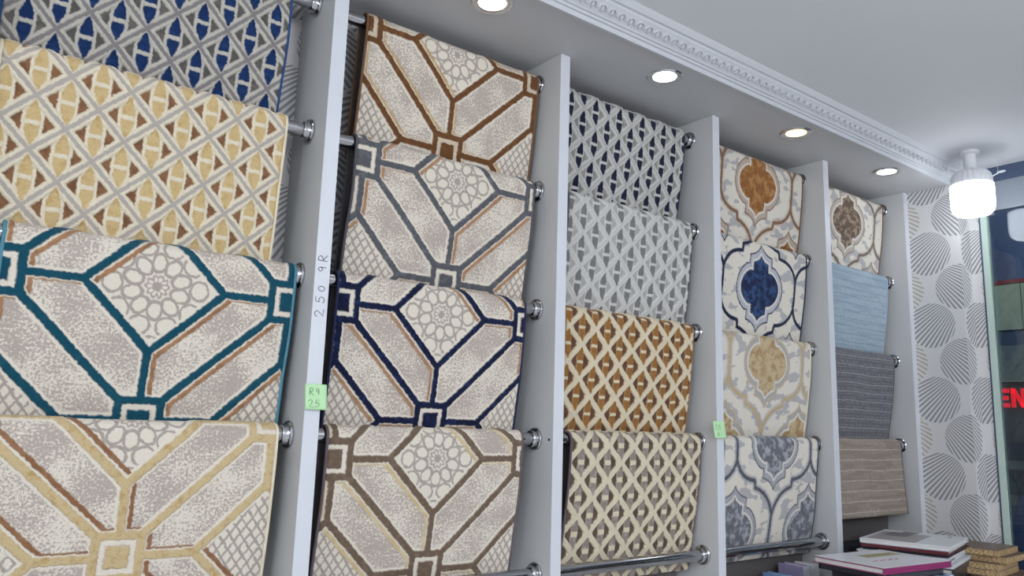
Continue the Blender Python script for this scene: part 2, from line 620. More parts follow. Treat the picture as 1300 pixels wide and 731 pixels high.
# ================================================================== CARPETS
RC = 0.020
W = 0.465
rng = np.random.default_rng(3)


def sst(x, a, b_):
    t = np.clip((x - a) / (b_ - a), 0, 1)
    return t * t * (3 - 2 * t)


def line(d, hw, fz=0.0011):
    """mask of a line of half width hw from a distance field"""
    return 1 - sst(d, hw - fz, hw + fz)


def seg(px, py, ax, ay, bx, by):
    vx, vy = bx - ax, by - ay
    t = np.clip(((px - ax) * vx + (py - ay) * vy) / (vx * vx + vy * vy), 0, 1)
    return np.hypot(px - ax - t * vx, py - ay - t * vy)


def poly_d(px, py, pts):
    d = None
    for (a, b_), (c, e_) in zip(pts[:-1], pts[1:]):
        q = seg(px, py, a, b_, c, e_)
        d = q if d is None else np.minimum(d, q)
    return d


def tri(x, p):
    """triangle fold of x into [0, p] with period 2p"""
    return np.abs(np.mod(x + p, 2 * p) - p)


def vnoise(u, v, scale, seed):
    """smooth value noise on a grid"""
    g = np.random.default_rng(seed).random((64, 64))
    a, b_ = u * scale + 17.3, v * scale + 11.9
    i, j = np.floor(a).astype(int), np.floor(b_).astype(int)
    fa, fb = a - i, b_ - j
    fa, fb = fa * fa * (3 - 2 * fa), fb * fb * (3 - 2 * fb)
    G = lambda p, q: g[p % 64, q % 64]
    return (G(i, j) * (1 - fa) * (1 - fb) + G(i + 1, j) * fa * (1 - fb) + G(i, j + 1) * (1 - fa) * fb + G(i + 1, j + 1) * fa * fb)


def design_hex(u, s, p):
    """interlaced bands round rosette diamonds and net diamonds"""
    Wh, Hh, dw, dh, bk = 0.231, 0.2235, 0.112, 0.110, 0.0335
    u = u + (vnoise(u, s, 240, 1) - .5) * 0.0026
    s = s + (vnoise(u, s, 240, 2) - .5) * 0.0026

    def fold(ox, oy):
        x = tri(u - p['u0'] - ox, Wh)
        y = tri(s - p['s0'] - oy, Hh)
        return x, y

    def dist(x, y):
        sg = [(0, bk, 0, Hh - dh), (0, Hh - dh, dw, Hh), (dw, Hh, Wh - bk, Hh), (bk, 0, Wh - dw, 0), (Wh - dw, 0, Wh, dh), (Wh, dh, Wh, Hh - bk),
              (bk, bk, Wh - bk, Hh - bk), (bk, 0, bk, bk), (0, bk, bk, bk), (Wh - bk, Hh - bk, Wh - bk, Hh), (Wh - bk, Hh - bk, Wh, Hh - bk)]
        d = None
        for q in sg:
            e_ = seg(x, y, *q)
            d = e_ if d is None else np.minimum(d, e_)
        return d

    x, y = fold(0, 0)
    d = dist(x, y)
    inblk = np.minimum(np.maximum(x, y), np.maximum(Wh - x, Hh - y))     # chebyshev from the block centres
    R = line(d, 0.0066)
    R = np.maximum(R, 1 - sst(inblk, 0.0165, 0.0185))                    # dark square in the block
    Rc = line(np.abs(inblk - 0.0225), 0.0038)                            # light frame in the block
    x2, y2 = fold(p['ox'], p['oy'])
    d2 = dist(x2, y2)
    G = line(d2, 0.0039) * (1 - sst(inblk * -1, -0.036, -0.033))
    G = G * (1 - line(d, 0.0090))
    inb = 1 - sst(inblk, bk - .006, bk - .004)
    cream_halo = line(d, 0.0115) * (1 - R)
    # rosette diamond and net diamond
    ros = (x / dw + np.abs(y - Hh) / dh) < 1
    net = (np.abs(x - Wh) / dw + y / dh) < 1
    rx, ry = x, y - Hh
    rr = np.hypot(rx, ry)
    an = np.arctan2(ry, rx)
    Lr = np.zeros_like(u)
    lw = 0.0021

    def ring(rc, ea, eb, off, w_):
        k = np.mod(an + off + PI / 10, PI / 5) - PI / 10
        qx, qy = rr * np.cos(k) - rc, rr * np.sin(k)
        q = np.hypot(qx / ea, qy / eb)
        return line(np.abs(q - 1) * min(ea, eb), w_, 0.0008)
    Lr = np.maximum(Lr, 1 - sst(rr, 0.004, 0.0055))
    Lr = np.maximum(Lr, ring(0.0120, 0.0065, 0.0040, 0, 0.0013))
    Lr = np.maximum(Lr, ring(0.0400, 0.0155, 0.0115, PI / 10, lw))
    Lr = np.maximum(Lr, ring(0.0690, 0.0150, 0.0165, 0, lw))
    Lr = np.maximum(Lr, ring(0.0985, 0.0140, 0.0190, PI / 10, lw))
    fx = np.mod(x / 0.0185 + y / 0.026, 1.0)
    fy = np.mod(x / 0.0185 - y / 0.026, 1.0)
    Ln = np.maximum(1 - sst(np.abs(fx - .5), .10, .17), 1 - sst(np.abs(fy - .5), .10, .17))
    B = np.where(ros, Lr, np.where(net, Ln, 0.0))
    A = np.where(ros | net, 1.0, 0.0)
    B = B * (1 - cream_halo) * (1 - inb)
    A = np.maximum(A, np.maximum(cream_halo, Rc))
    G2 = np.maximum(G * (1 - inb), Rc * p.get('blk', 0.0))
    hgt = 0.0006 + 0.0026 * R + 0.0018 * G2 + 0.0006 * Rc
    return R, G2, B, A, hgt


def design_lattice(u, s, p):
    """diamond net of ribs with a split spindle and side wedges in every mesh"""
    a, b_ = p.get('a', 0.0435), p.get('b', 0.0412)
    u = u + (vnoise(u, s, 300, 5) - .5) * 0.0022 + (vnoise(u, s, 14, 6) - .5) * 0.003
    s = s + (vnoise(u, s, 300, 8) - .5) * 0.0022 + (vnoise(u, s, 14, 9) - .5) * 0.003
    x, y = tri(u - p['u0'], a), tri(s - p['s0'], b_)
    t = 1 - (x / a + y / b_)
    flip = t < 0
    x = np.where(flip, a - x, x)
    y = np.where(flip, b_ - y, y)
    t = np.abs(t)
    e_ = t * (a * b_ / math.hypot(a, b_))            # metres from the rib's middle
    hw = p.get('rib', 0.0078)
    stripe = line(e_, p.get('stripe', 0.0028), 0.0009)
    lh, lwid = p.get('lh', 0.035), p.get('lw', 0.0104)
    half = lwid * np.clip((lh - y) / (lh - 0.015), 0, 1) ** 0.75     # pointed spindle
    inl = 1 - sst(x - half, -0.0008, 0.0008)
    inl = inl * (1 - sst(y, lh - .001, lh))
    R = inl * sst(y, p.get('bar', 0.0036) - .0008, p.get('bar', 0.0036) + .0008)
    rib = line(e_, hw, 0.0009)
    if p.get('oval'):
        ov = 1 - sst(np.hypot(x / 0.0275, y / 0.0255), 0.96, 1.04)
        G = ov * (1 - rib) * (1 - inl)
    else:
        gap = p.get('gap', 0.0048)
        G = sst(x - half - gap, -0.0008, 0.0008) * (1 - line(e_, hw + p.get('wgap', 0.0012), 0.0009)) * (1 - sst(y, p.get('wy', .018) - .001, p.get('wy', .018) + .001))
    R = R * (1 - line(e_, hw * 0.5))
    G = G * (1 - R)
    B = stripe * (1 - R)
    A = np.zeros_like(u)
    hgt = 0.0008 + 0.0040 * line(e_, hw, 0.003) - 0.0009 * stripe + 0.0022 * inl - 0.0008 * R - 0.0006 * G
    return R, G, B, A, hgt


def _curve(p0, p1, bulge, n=6):
    (a, b_), (c, d) = p0, p1
    mx_, my = (a + c) / 2 + bulge[0], (b_ + d) / 2 + bulge[1]
    return [((1 - t) ** 2 * a + 2 * t * (1 - t) * mx_ + t * t * c, (1 - t) ** 2 * b_ + 2 * t * (1 - t) * my + t * t * d) for t in [k / n for k in range(n + 1)]]


FA, FB = 0.1815, 0.2500
MED1 = [(0.094 * math.cos(t), 0.062 * math.sin(t)) for t in np.linspace(0, 0.95, 9)] + [(0.046, 0.0507), (0.0375, 0.0515), (0.0372, 0.0620), (0.0370, 0.077)] + _curve((0.0370, 0.077), (0, 0.101), (-.010, -.006))[1:]
MED2 = [(0.114 * math.cos(t), 0.087 * math.sin(t)) for t in np.linspace(0, 0.92, 9)] + [(0.061, 0.0700), (0.0550, 0.0712), (0.0545, 0.083), (0.0540, 0.098)] + _curve((0.0540, 0.098), (0, 0.132), (-.014, -.010))[1:]
FRM = [(FA, 0), (FA, 0.045)] + _curve((FA, 0.045), (0.094, 0.104), (0.026, 0.026))[1:] + [(0.0915, 0.112), (0.0895, 0.125)] + \
      _curve((0.0895, 0.125), (0, 0.205), (-.026, -.026))[1:] + [(0, 0.25)]


def _inside(x, y, pts):
    an = np.arctan2(y, x)
    pa = np.array([math.atan2(b_, a) for a, b_ in pts])
    pr = np.array([math.hypot(a, b_) for a, b_ in pts])
    o_ = np.argsort(pa, kind='stable')
    return np.hypot(x, y) < np.interp(an, pa[o_], pr[o_])


def design_medallion(u, s, p):
    u = u + (vnoise(u, s, 260, 21) - .5) * 0.0016
    s = s + (vnoise(u, s, 260, 22) - .5) * 0.0016
    x, y = tri(u - p['u0'], FA), tri(s - p['s0'], FB)
    dF = poly_d(x, y, FRM)

    def sd(pts):
        d1 = poly_d(x, y, pts) * np.where(_inside(x, y, pts), -1, 1)
        x_, y_ = FA - x, FB - y
        d2 = poly_d(x_, y_, pts) * np.where(_inside(x_, y_, pts), -1, 1)
        return np.minimum(d1, d2)
    s1, s2 = sd(MED1), sd(MED2)
    R = np.maximum(line(dF, p.get('fw', 0.0046)), line(np.abs(s2), p.get('mw', 0.0022)))
    G = 1 - sst(s1, -0.0008, 0.0008)
    B = (1 - sst(s2, -0.0008, 0.0008)) * (1 - G)
    # light inner line of the ring
    inner = line(np.abs(s1 - 0.0042), 0.0028)
    B = B * (1 - inner) * (1 - R)
    B = np.maximum(B, p.get('shade', 0.0) * line(dF, 0.012, 0.004) * (1 - R))
    A = np.where(s2 < 0, 1.0, 0.0)
    A = np.maximum(A, line(dF, 0.009) * 0.0)
    hgt = 0.0008 + 0.0008 * R + 0.0010 * G
    return R, G, B, A, hgt


def design_lines(u, s, p):
    P = p['P']
    wob = (vnoise(u, s, 9, 31) - .5) * 0.006 + (vnoise(u, s, 60, 34) - .5) * 0.002
    q = np.mod(s + wob + p.get('s0', 0), P)
    brk = sst(vnoise(u * 2.0, s, 90, 32), 0.15, 0.35)
    R = line(np.abs(q - P / 2), p['lw'], 0.0008) * (0.45 + 0.55 * brk)
    if p.get('double'):
        R = np.maximum(R, 0.6 * line(np.abs(q - P / 2 - 0.005), p['lw'] * .8, 0.0008) * brk)
    G = np.zeros_like(u)
    if p.get('dots'):
        qx = np.mod(u + (np.floor((s + wob + p.get('s0', 0)) / P) % 2) * 0.006, 0.012)
        dd = np.minimum(np.hypot(qx - .006, q - P * .78), np.hypot(qx - .006, q - P * .22))
        G = line(dd, 0.0018, 0.001) * sst(vnoise(u, s, 150, 33), 0.2, 0.5)
    B = sst(vnoise(u * 0.25, s * 2.0, 60, 35), 0.40, 0.75) * 0.8
    A = np.zeros_like(u)
    hgt = 0.0016 + 0.0010 * vnoise(u, s, 120, 36) - 0.0016 * R * p.get('groove', 1.0)
    return R, G, B, A, hgt


DES = dict(hex=design_hex, lattice=design_lattice, medallion=design_medallion, lines=design_lines)


def profile(sarr, yr, zr, R, swing, power=1.5):
    """outer surface point (y, z) and normal at arc length s (0 on the crest, + down the front, - down the back)"""
    q = R * PI / 2
    sf = RC * PI / 2                                   # arc length is measured on the outer surface
    th = np.clip(sarr / sf, -1, 1) * PI / 2
    y = yr - R * np.sin(th)
    z = zr + R * np.cos(th)
    d = np.maximum(sarr - sf, 0)
    db = np.maximum(-sarr - sf, 0)
    y = y + swing * (d / .30) ** power + 0.030 * (db / .30)
    z = z - d - db
    gy = np.gradient(y, sarr); gz = np.gradient(z, sarr)
    L = np.hypot(gy, gz)
    ny, nz = gz / L, -gy / L                            # outward: front flap faces -y
    return y, z, ny, nz


def carpet(bay, row, xr, label, design, par, mat, bind_mat, res, back_mat=None, swing=0.040, length=0.345, group=None, back_shift=0.0, power=1.5, back=0.315):
    xl = xr - W
    yr, zr = YR[row], ZR[row]
    root = empty('carpet_sample', (xl, yr, zr))
    tag(root, label, 'carpet', group)
    nu, ns = res
    s = np.concatenate([np.linspace(-0.034, 0.034, max(10, int(ns * .068 / (length + .034)))), np.linspace(0.034, length, int(ns * (length - .034) / (length + .034)))[1:]])
    ns = len(s)
    u = np.linspace(0, W, nu)
    U, S = np.meshgrid(u, s)                            # [ns, nu]
    R, G, B, A, hgt = DES[design](U, S, par)
    hgt = hgt + (rng.random(U.shape) - .5) * 0.0009
    # pile thins out to the bound edges
    edge = np.minimum(np.minimum(U, W - U), np.maximum(length - S, 0))
    k = sst(edge, 0.0, 0.005)
    hgt = hgt * k - 0.0012 * (1 - k)
    y, z, ny, nz = profile(s, 0, 0, 0.0185, swing, power)
    ripple = 0.0030 * (vnoise(U, S, 8, 50 + bay * 5 + row) - .5) * sst(S, 0.03, 0.15)
    X_ = U + 0.004 * (vnoise(S * 0 + 0.3, S, 9, 70 + bay + row) - .5) * sst(S, .03, .2)
    Y_ = y[:, None] + ny[:, None] * hgt + ripple
    Z_ = z[:, None] + nz[:, None] * hgt
    co = np.stack([X_, Y_, Z_], -1).reshape(-1, 3).astype(np.float32)
    idx = np.arange(ns * nu).reshape(ns, nu)
    quads = np.stack([idx[:-1, :-1], idx[1:, :-1], idx[1:, 1:], idx[:-1, 1:]], -1).reshape(-1, 4)
    me = bpy.data.meshes.new('pile')
    me.vertices.add(len(co)); me.vertices.foreach_set('co', co.ravel())
    nq = len(quads)
    me.loops.add(nq * 4); me.loops.foreach_set('vertex_index', quads.ravel().astype(np.int32))
    me.polygons.add(nq); me.polygons.foreach_set('loop_start', np.arange(0, nq * 4, 4, dtype=np.int32))
    me.polygons.foreach_set('use_smooth', np.ones(nq, bool))
    at = me.attributes.new('zones', 'FLOAT_COLOR', 'POINT')
    at.data.foreach_set('color', np.stack([R, G, B, A], -1).reshape(-1).astype(np.float32))
    uvl = me.uv_layers.new(name='UVMap')
    uvv = np.stack([U + bay * 1.7, S + row * 2.3], -1).reshape(-1, 2)[quads.ravel()]
    uvl.data.foreach_set('uv', uvv.ravel().astype(np.float32))
    me.update(calc_edges=True)
    link('pile', me, mat, root)
    # woven backing: ribbon over the rail with both flaps
    sb = np.concatenate([np.linspace(-back, -0.034, 14), np.linspace(-0.030, 0.030, 14), np.linspace(0.034, length, 16)])
    yo, zo, nyo, nzo = profile(sb, 0, 0, 0.0185, swing, power)
    mb = MB()
    rows = []
    for i in range(len(sb)):
        sh = back_shift * min(1, max(0, (-sb[i]) / .05))
        a = (yo[i], zo[i]); t_ = 0.0036
        c = (yo[i] - nyo[i] * t_, zo[i] - nzo[i] * t_)
        if sb[i] > -0.01:
            k0 = 0.0024 * float(sst(np.array(sb[i]), 0.0, 0.06))
            a = (yo[i] - nyo[i] * k0, zo[i] - nzo[i] * k0)
            c = (yo[i] - nyo[i] * (t_ + k0), zo[i] - nzo[i] * (t_ + k0))
        rows.append([mb.bm.verts.new((0.001 + sh, *a)), mb.bm.verts.new((W - 0.001 + sh, *a)), mb.bm.verts.new((W - 0.001 + sh, *c)), mb.bm.verts.new((0.001 + sh, *c))])
    for a, c in zip(rows[:-1], rows[1:]):
        for k_ in range(4):
            mb.bm.faces.new((a[k_], a[(k_ + 1) % 4], c[(k_ + 1) % 4], c[k_]))
    mb.bm.faces.new(rows[0]); mb.bm.faces.new(rows[-1])
    mb.build('backing', back_mat or M_backing, root, True)
    # pile of the hanging back half, facing the wall
    sbk = np.linspace(-back + .001, -0.033, 12)
    y1, z1, n1, m1 = profile(sbk, 0, 0, 0.0186, swing, power)
    mb = MB()
    rows = []
    for i in range(len(sbk)):
        sh = back_shift * min(1, max(0, (-sbk[i]) / .05))
        a = (y1[i] + n1[i] * 0.0030, z1[i] + m1[i] * 0.0030); c = (y1[i], z1[i])
        rows.append([mb.bm.verts.new((0.003 + sh, *a)), mb.bm.verts.new((W - .003 + sh, *a)), mb.bm.verts.new((W - .003 + sh, *c)), mb.bm.verts.new((0.003 + sh, *c))])
    for a, c in zip(rows[:-1], rows[1:]):
        for k_ in range(4):
            mb.bm.faces.new((a[k_], a[(k_ + 1) % 4], c[(k_ + 1) % 4], c[k_]))
    mb.bm.faces.new(rows[0]); mb.bm.faces.new(rows[-1])
    mb.build('back_flap', bind_mat, root, True)
    # overlocked cord along each side edge
    for xe, off in ((0.0, -0.0004), (W, 0.0004)):
        pts = []
        for q in np.concatenate([np.linspace(-back + .001, -0.034, 12), np.linspace(-0.03, 0.03, 12), np.linspace(0.034, length, 40)]):
            i = None
            yy, zz, n_, m_ = profile(np.array([q - 1e-4, q, q + 1e-4]), 0, 0, 0.0185, swing, power)
            sh = back_shift * min(1, max(0, -q / .05))
            dx = 0.004 * (float(vnoise(np.array([.3]), np.array([q]), 9, 70 + bay + row)[0]) - .5) * float(sst(np.array(q), .03, .2))
            rp = 0.0030 * (float(vnoise(np.array([xe]), np.array([q]), 8, 50 + bay * 5 + row)[0]) - .5) * float(sst(np.array(q), .03, .15))
            pts.append((xe + off + sh + dx, yy[1] + n_[1] * -0.0008 + rp, zz[1] + m_[1] * -0.0008))
        MB().tube(pts, 0.0030, 7).build('binding', bind_mat, root, True)
    return root


CREAM, TAUPE, NETC = C(236, 228, 213), C(190, 177, 168), C(178, 167, 159)
BROWN2 = C(176, 132, 96)


def hexmat(name, main, main2, second, second2):
    return carpet_mat(name, CREAM, TAUPE, main, second, NETC, main2, second2, 'mottle', 0.485)


def latmat(name, ground, lens, lens2, side, side2, stripe):
    return carpet_mat(name, ground, [c * .9 for c in ground], lens, side, stripe, lens2, side2, 'plain')


def medmat(name, frame, fill, fill2, ring, g2_=C(190, 188, 190), g1=C(235, 229, 217)):
    return carpet_mat(name, g1, g2_, frame, fill, ring, [c * 1.15 for c in frame], fill2, 'camo', 0.556)


M_bind = lambda n, c: newmat(n, c, 0.9, bump=0.6, bscale=500)
B_blue, B_cream, B_teal = M_bind('blue_cord', C(44, 74, 120)), M_bind('cream_cord', C(226, 216, 192)), M_bind('teal_cord', C(84, 140, 160))
B_brown, B_grey, B_navy, B_mauve = M_bind('brown_cord', C(120, 88, 60)), M_bind('grey_cord', C(86, 86, 92)), M_bind('navy_cord', C(30, 38, 72)), M_bind('mauve_cord', C(102, 90, 98))
B_must, B_lb, B_taupe = M_bind('mustard_cord', C(150, 110, 66)), M_bind('light_blue_cord', C(150, 176, 196)), M_bind('taupe_cord', C(96, 90, 88))

RES = [(345, 285), (300, 265), (225, 250), (190, 220), (150, 170)]
HG, LG, MG = 'hexagon band carpets', 'rib lattice carpets', 'medallion carpets'

# --- bay 0 (left, cut by the frame)
m_ = latmat('yarn_blue_lattice', C(204, 200, 190), C(24, 50, 96), C(36, 68, 118), C(92, 90, 88), C(112, 108, 104), C(138, 134, 134))
carpet(0, 0, .505, 'royal blue and grey rib lattice carpet hanging topmost at the left', 'lattice', dict(u0=.0345, s0=.240, a=.0448, b=.0440, lw=.0102, lh=.037, gap=.0050, wy=.0175, rib=.0092, stripe=.0034, wgap=.0006), m_, B_blue, RES[0], group=LG)
m_ = latmat('yarn_gold_lattice', C(240, 230, 206), C(214, 188, 138), C(198, 166, 110), C(146, 106, 76), C(122, 86, 62), C(186, 178, 170))
carpet(0, 1, .512, 'cream and pale gold rib lattice carpet with brown wedges under the blue one', 'lattice', dict(u0=.0565, s0=.0515, a=.0448, b=.0438, lw=.0102, lh=.037, gap=.0050, wy=.0175, rib=.0092, stripe=.0034, wgap=.0006), m_, B_cream, RES[0], group=LG)
m_ = hexmat('yarn_teal_hex', C(18, 78, 98), C(36, 88, 104), BROWN2, C(150, 112, 82))
carpet(0, 2, .551, 'beige hexagon carpet with teal bands, third down at the left', 'hex', dict(u0=.226, s0=.312, ox=.0125, oy=.0075), m_, B_teal, RES[0], group=HG)
m_ = hexmat('yarn_gold_hex', C(212, 190, 146), C(190, 160, 108), C(146, 104, 74), C(160, 120, 90))
carpet(0, 3, .538, 'beige hexagon carpet with pale gold bands at the bottom left corner', 'hex', dict(u0=.223, s0=.228, ox=.0125, oy=-.0085, blk=0.0), m_, B_cream, RES[0], group=HG)
# --- bay 1
m_ = hexmat('yarn_brown_hex', C(112, 74, 44), C(136, 92, 56), C(196, 166, 122), C(214, 190, 150))
carpet(1, 0, 1.137, 'cream hexagon carpet with brown bands topmost in the hexagon column', 'hex', dict(u0=.226, s0=.263, ox=.0100, oy=-.0070, blk=0.5), m_, B_brown, RES[1], group=HG)
m_ = hexmat('yarn_grey_hex', C(94, 96, 102), C(120, 120, 124), C(182, 142, 108), C(170, 126, 92))
carpet(1, 1, 1.126, 'cream hexagon carpet with dark grey bands, second in the hexagon column', 'hex', dict(u0=.247, s0=.287, ox=.0125, oy=.0070), m_, B_grey, RES[1], group=HG)
m_ = hexmat('yarn_navy_hex', C(18, 26, 58), C(34, 56, 104), C(178, 142, 112), C(166, 128, 98))
carpet(1, 2, 1.104, 'cream hexagon carpet with navy bands, third in the hexagon column', 'hex', dict(u0=.239, s0=.298, ox=-.0115, oy=.0085), m_, B_navy, RES[1], group=HG)
m_ = hexmat('yarn_taupe_hex', C(116, 98, 82), C(138, 118, 100), C(212, 190, 148), C(224, 206, 168))
carpet(1, 3, 1.101, 'cream hexagon carpet with taupe and gold bands, lowest in the hexagon column', 'hex', dict(u0=.245, s0=.298, ox=-.0110, oy=.0080), m_, B_mauve, RES[1], group=HG)
# --- bay 2
m_ = latmat('yarn_navy_lattice', C(212, 210, 206), C(24, 30, 54), C(34, 42, 72), C(142, 142, 138), C(156, 154, 150), C(180, 180, 180))
carpet(2, 0, 1.683, 'navy and silver rib lattice carpet topmost below the second spotlight', 'lattice', dict(u0=.1151, s0=.0590, gap=.0030, stripe=.0022), m_, B_navy, RES[2], group=LG)
m_ = latmat('yarn_silver_lattice', C(222, 221, 217), C(126, 126, 128), C(142, 142, 142), C(176, 176, 174), C(186, 186, 184), C(206, 205, 202))
carpet(2, 1, 1.702, 'silver grey rib lattice carpet between the navy and mustard ones', 'lattice', dict(u0=.0506, s0=.0712, gap=.0030, stripe=.0022), m_, B_grey, RES[2], group=LG)
m_ = latmat('yarn_mustard_lattice', C(234, 219, 186), C(160, 112, 58), C(142, 96, 48), C(112, 78, 58), C(98, 68, 54), C(226, 218, 204))
carpet(2, 2, 1.694, 'mustard brown and cream rib lattice carpet, third in its column', 'lattice', dict(u0=.0530, s0=.0620, oval=True, stripe=.0012), m_, B_must, RES[2], group=LG)
m_ = latmat('yarn_cream_lattice', C(234, 222, 194), C(150, 138, 130), C(186, 178, 172), C(104, 88, 76), C(92, 76, 66), C(222, 212, 190))
carpet(2, 3, 1.7125, 'cream and taupe rib lattice carpet above the bare bottom rail', 'lattice', dict(u0=.0764, s0=.0430, bar=.006, oval=True, stripe=.0012), m_, B_mauve, RES[2], group=LG, back_shift=-0.022, length=.368, back=.43)  # longer back flap added to darken the shadowed space under the hem
# --- bay 3
m_ = medmat('yarn_orange_medallion', C(140, 108, 82), C(150, 98, 50), C(186, 138, 86), C(196, 180, 166))
carpet(3, 0, 2.280, 'cream medallion carpet with a rusty orange centre below the warm spotlight', 'medallion', dict(u0=.222, s0=.100, fw=.0056, shade=.5), m_, B_brown, RES[3], group=MG)
m_ = medmat('yarn_navy_medallion', C(24, 34, 66), C(20, 36, 74), C(52, 84, 132), C(192, 194, 206))
carpet(3, 1, 2.270, 'cream medallion carpet with navy outlines and dark blue centre', 'medallion', dict(u0=.222, s0=.157, fw=.0056), m_, B_navy, RES[3], group=MG)
m_ = medmat('yarn_beige_medallion', C(200, 178, 142), C(206, 186, 148), C(178, 146, 106), C(184, 180, 176))
carpet(3, 2, 2.266, 'cream medallion carpet with sand coloured outlines and centre', 'medallion', dict(u0=.237, s0=.094, fw=.0058, shade=.7), m_, B_cream, RES[3], group=MG)
m_ = medmat('yarn_grey_medallion', C(92, 94, 104), C(112, 114, 122), C(176, 178, 186), C(176, 177, 184))
carpet(3, 3, 2.279, 'cream medallion carpet with charcoal grey outlines, lowest in its column', 'medallion', dict(u0=.240, s0=.033, fw=.0056, shade=.8), m_, B_grey, RES[3], group=MG, length=.362, back=.43)  # back flap drawn longer to fill the dark, shadowed space below the hem
# --- bay 4
m_ = medmat('yarn_umber_medallion', C(128, 112, 100), C(104, 86, 74), C(166, 148, 128), C(196, 186, 176))
carpet(4, 0, 2.805, 'cream medallion carpet with a dark umber centre at the far right top', 'medallion', dict(u0=.224, s0=.123, fw=.0056, shade=.5), m_, B_brown, RES[4], group=MG)
m_ = carpet_mat('yarn_sky', C(162, 182, 198), C(178, 195, 208), C(132, 154, 172), C(190, 208, 222), C(154, 175, 192), None, None, 'plain')
carpet(4, 1, 2.793, 'plain light blue carpet with thin ribs in the far right column', 'lines', dict(P=.026, lw=.0010), m_, B_lb, RES[4])
m_ = carpet_mat('yarn_charcoal', C(96, 97, 106), C(116, 116, 124), C(174, 172, 176), C(190, 188, 190), C(112, 112, 120), None, None, 'plain')
carpet(4, 2, 2.796, 'charcoal grey carpet with pale dashed lines below the light blue one', 'lines', dict(P=.030, lw=.0012, dots=True, groove=-.3, s0=.01), m_, B_grey, RES[4])
m_ = carpet_mat('yarn_mushroom', C(146, 133, 123), C(172, 160, 149), C(206, 194, 182), C(160, 146, 134), C(146, 132, 122), None, None, 'plain')
carpet(4, 3, 2.800, 'mushroom brown carpet with pale lines above the stacked sample books', 'lines', dict(P=.0335, lw=.0011, groove=-.3, s0=.004), m_, B_taupe, RES[4], swing=-0.020, length=0.262, power=2.2, back=.370)  # back flap also lengthened here to fill the dark space below

# ================================================================== SPOTLIGHTS in the soffit
bez_me = MB().lathe([(0.0455, 0.0), (0.0460, -0.0025), (0.0430, -0.0050), (0.0330, -0.0042), (0.0300, -0.0020), (0.0296, 0.0)], 48, 'Z', cap=False).mesh('bezel', M_bezel, True)
SPOT = [(0.300, (1.0, 0.99, 0.95), 6.0, 'recessed spotlight at the left end of the soffit, above the frame'),
        (0.888, (1.0, 0.98, 0.93), 6.0, 'white recessed spotlight above the hexagon carpets, cut by the top edge'),
        (1.435, (0.97, 0.98, 1.0), 6.0, 'white recessed spotlight above the navy lattice carpet'),
        (2.019, (1.0, 0.76, 0.34), 2.4, 'warm yellowish recessed spotlight above the orange medallion carpet'),
        (2.556, (1.0, 0.96, 0.90), 5.0, 'rightmost recessed spotlight above the umber medallion carpet')]
for x, c, st, lab in SPOT:
    t = empty('recessed_spotlight', (x, 1.271, H))
    tag(t, lab, 'spotlight', 'recessed spotlights in the soffit')
    link('bezel', bez_me, None, t)
    MB().lathe([(0.0, -0.0048), (0.020, -0.0045), (0.0300, -0.0030), (0.0300, -0.0005), (0.0, -0.0005)], 40, 'Z', cap=False).build('diffuser', emitmat('spot_glow', c, st), t, True)

# ================================================================== BULB LAMP on the ceiling
LX, LY = 2.712, 1.068
t = empty('ceiling_lamp', (LX, LY, H2))
tag(t, 'large white cylindrical bulb hanging from a short holder by the window', 'lamp')
MB().lathe([(0.0, 0.0), (0.030, 0.0), (0.030, -0.006), (0.026, -0.010), (0.0215, -0.011), (0.0, -0.011)], 36, cap=False).build('ceiling_rose', M_lampw, t, True)
MB().lathe([(0.0195, -0.010), (0.0190, -0.058), (0.0215, -0.060), (0.0215, -0.066), (0.0, -0.066)], 32, cap=False).build('holder', M_lampw, t, True)
mb = MB()
n = 96
ringp = [(0.018, -0.064), (0.034, -0.066), (0.049, -0.071), (0.058, -0.081), (0.0615, -0.093), (0.0630, -0.116)]
rings = []
for j, (r, h) in enumerate(ringp):
    ring = []
    for i in range(n):
        rr = r - (0.0016 if (i // 2) % 2 and 1 < j else 0.0)
        a = 2 * PI * i / n
        ring.append(mb.bm.verts.new((rr * math.cos(a), rr * math.sin(a), h)))
    rings.append(ring)
for a, c in zip(rings[:-1], rings[1:]):
    for i in range(n): mb.bm.faces.new((a[i], a[(i + 1) % n], c[(i + 1) % n], c[i]))
mb.bm.faces.new(rings[0])
mb.build('ribbed_body', M_lampw, t)
MB().lathe([(0.0615, -0.116), (0.0645, -0.118), (0.0650, -0.140), (0.0640, -0.190), (0.0600, -0.205), (0.0500, -0.215), (0.030, -0.220), (0.0, -0.221)], 64, cap=False).build('diffuser', emitmat('bulb_glow', (0.90, 0.94, 1.0), 9.0), t, True)

# small white pull tag hanging on a thread by the window header
t = empty('hanging_tag', (2.86, 1.04, H2))
tag(t, 'thin white plastic stick hanging on a thread beside the bulb', 'tag')
MB().tube([(0, 0, 0), (0, 0, -0.048)], 0.0006, 6).build('thread', M_lampw, t)
MB().tube([(0, 0.032, -0.060), (0, 0.010, -0.050), (0, 0.0, -0.047)], 0.0022, 8).build('stick', M_lampw, t, True)
MB().lathe([(0.0, -0.014), (0.003, -0.012), (0.0048, 0.0), (0.003, 0.012), (0.0, 0.014)], 12, 'Y', (0, -0.010, -0.0435), cap=False).build('grip', M_lampw, t, True)


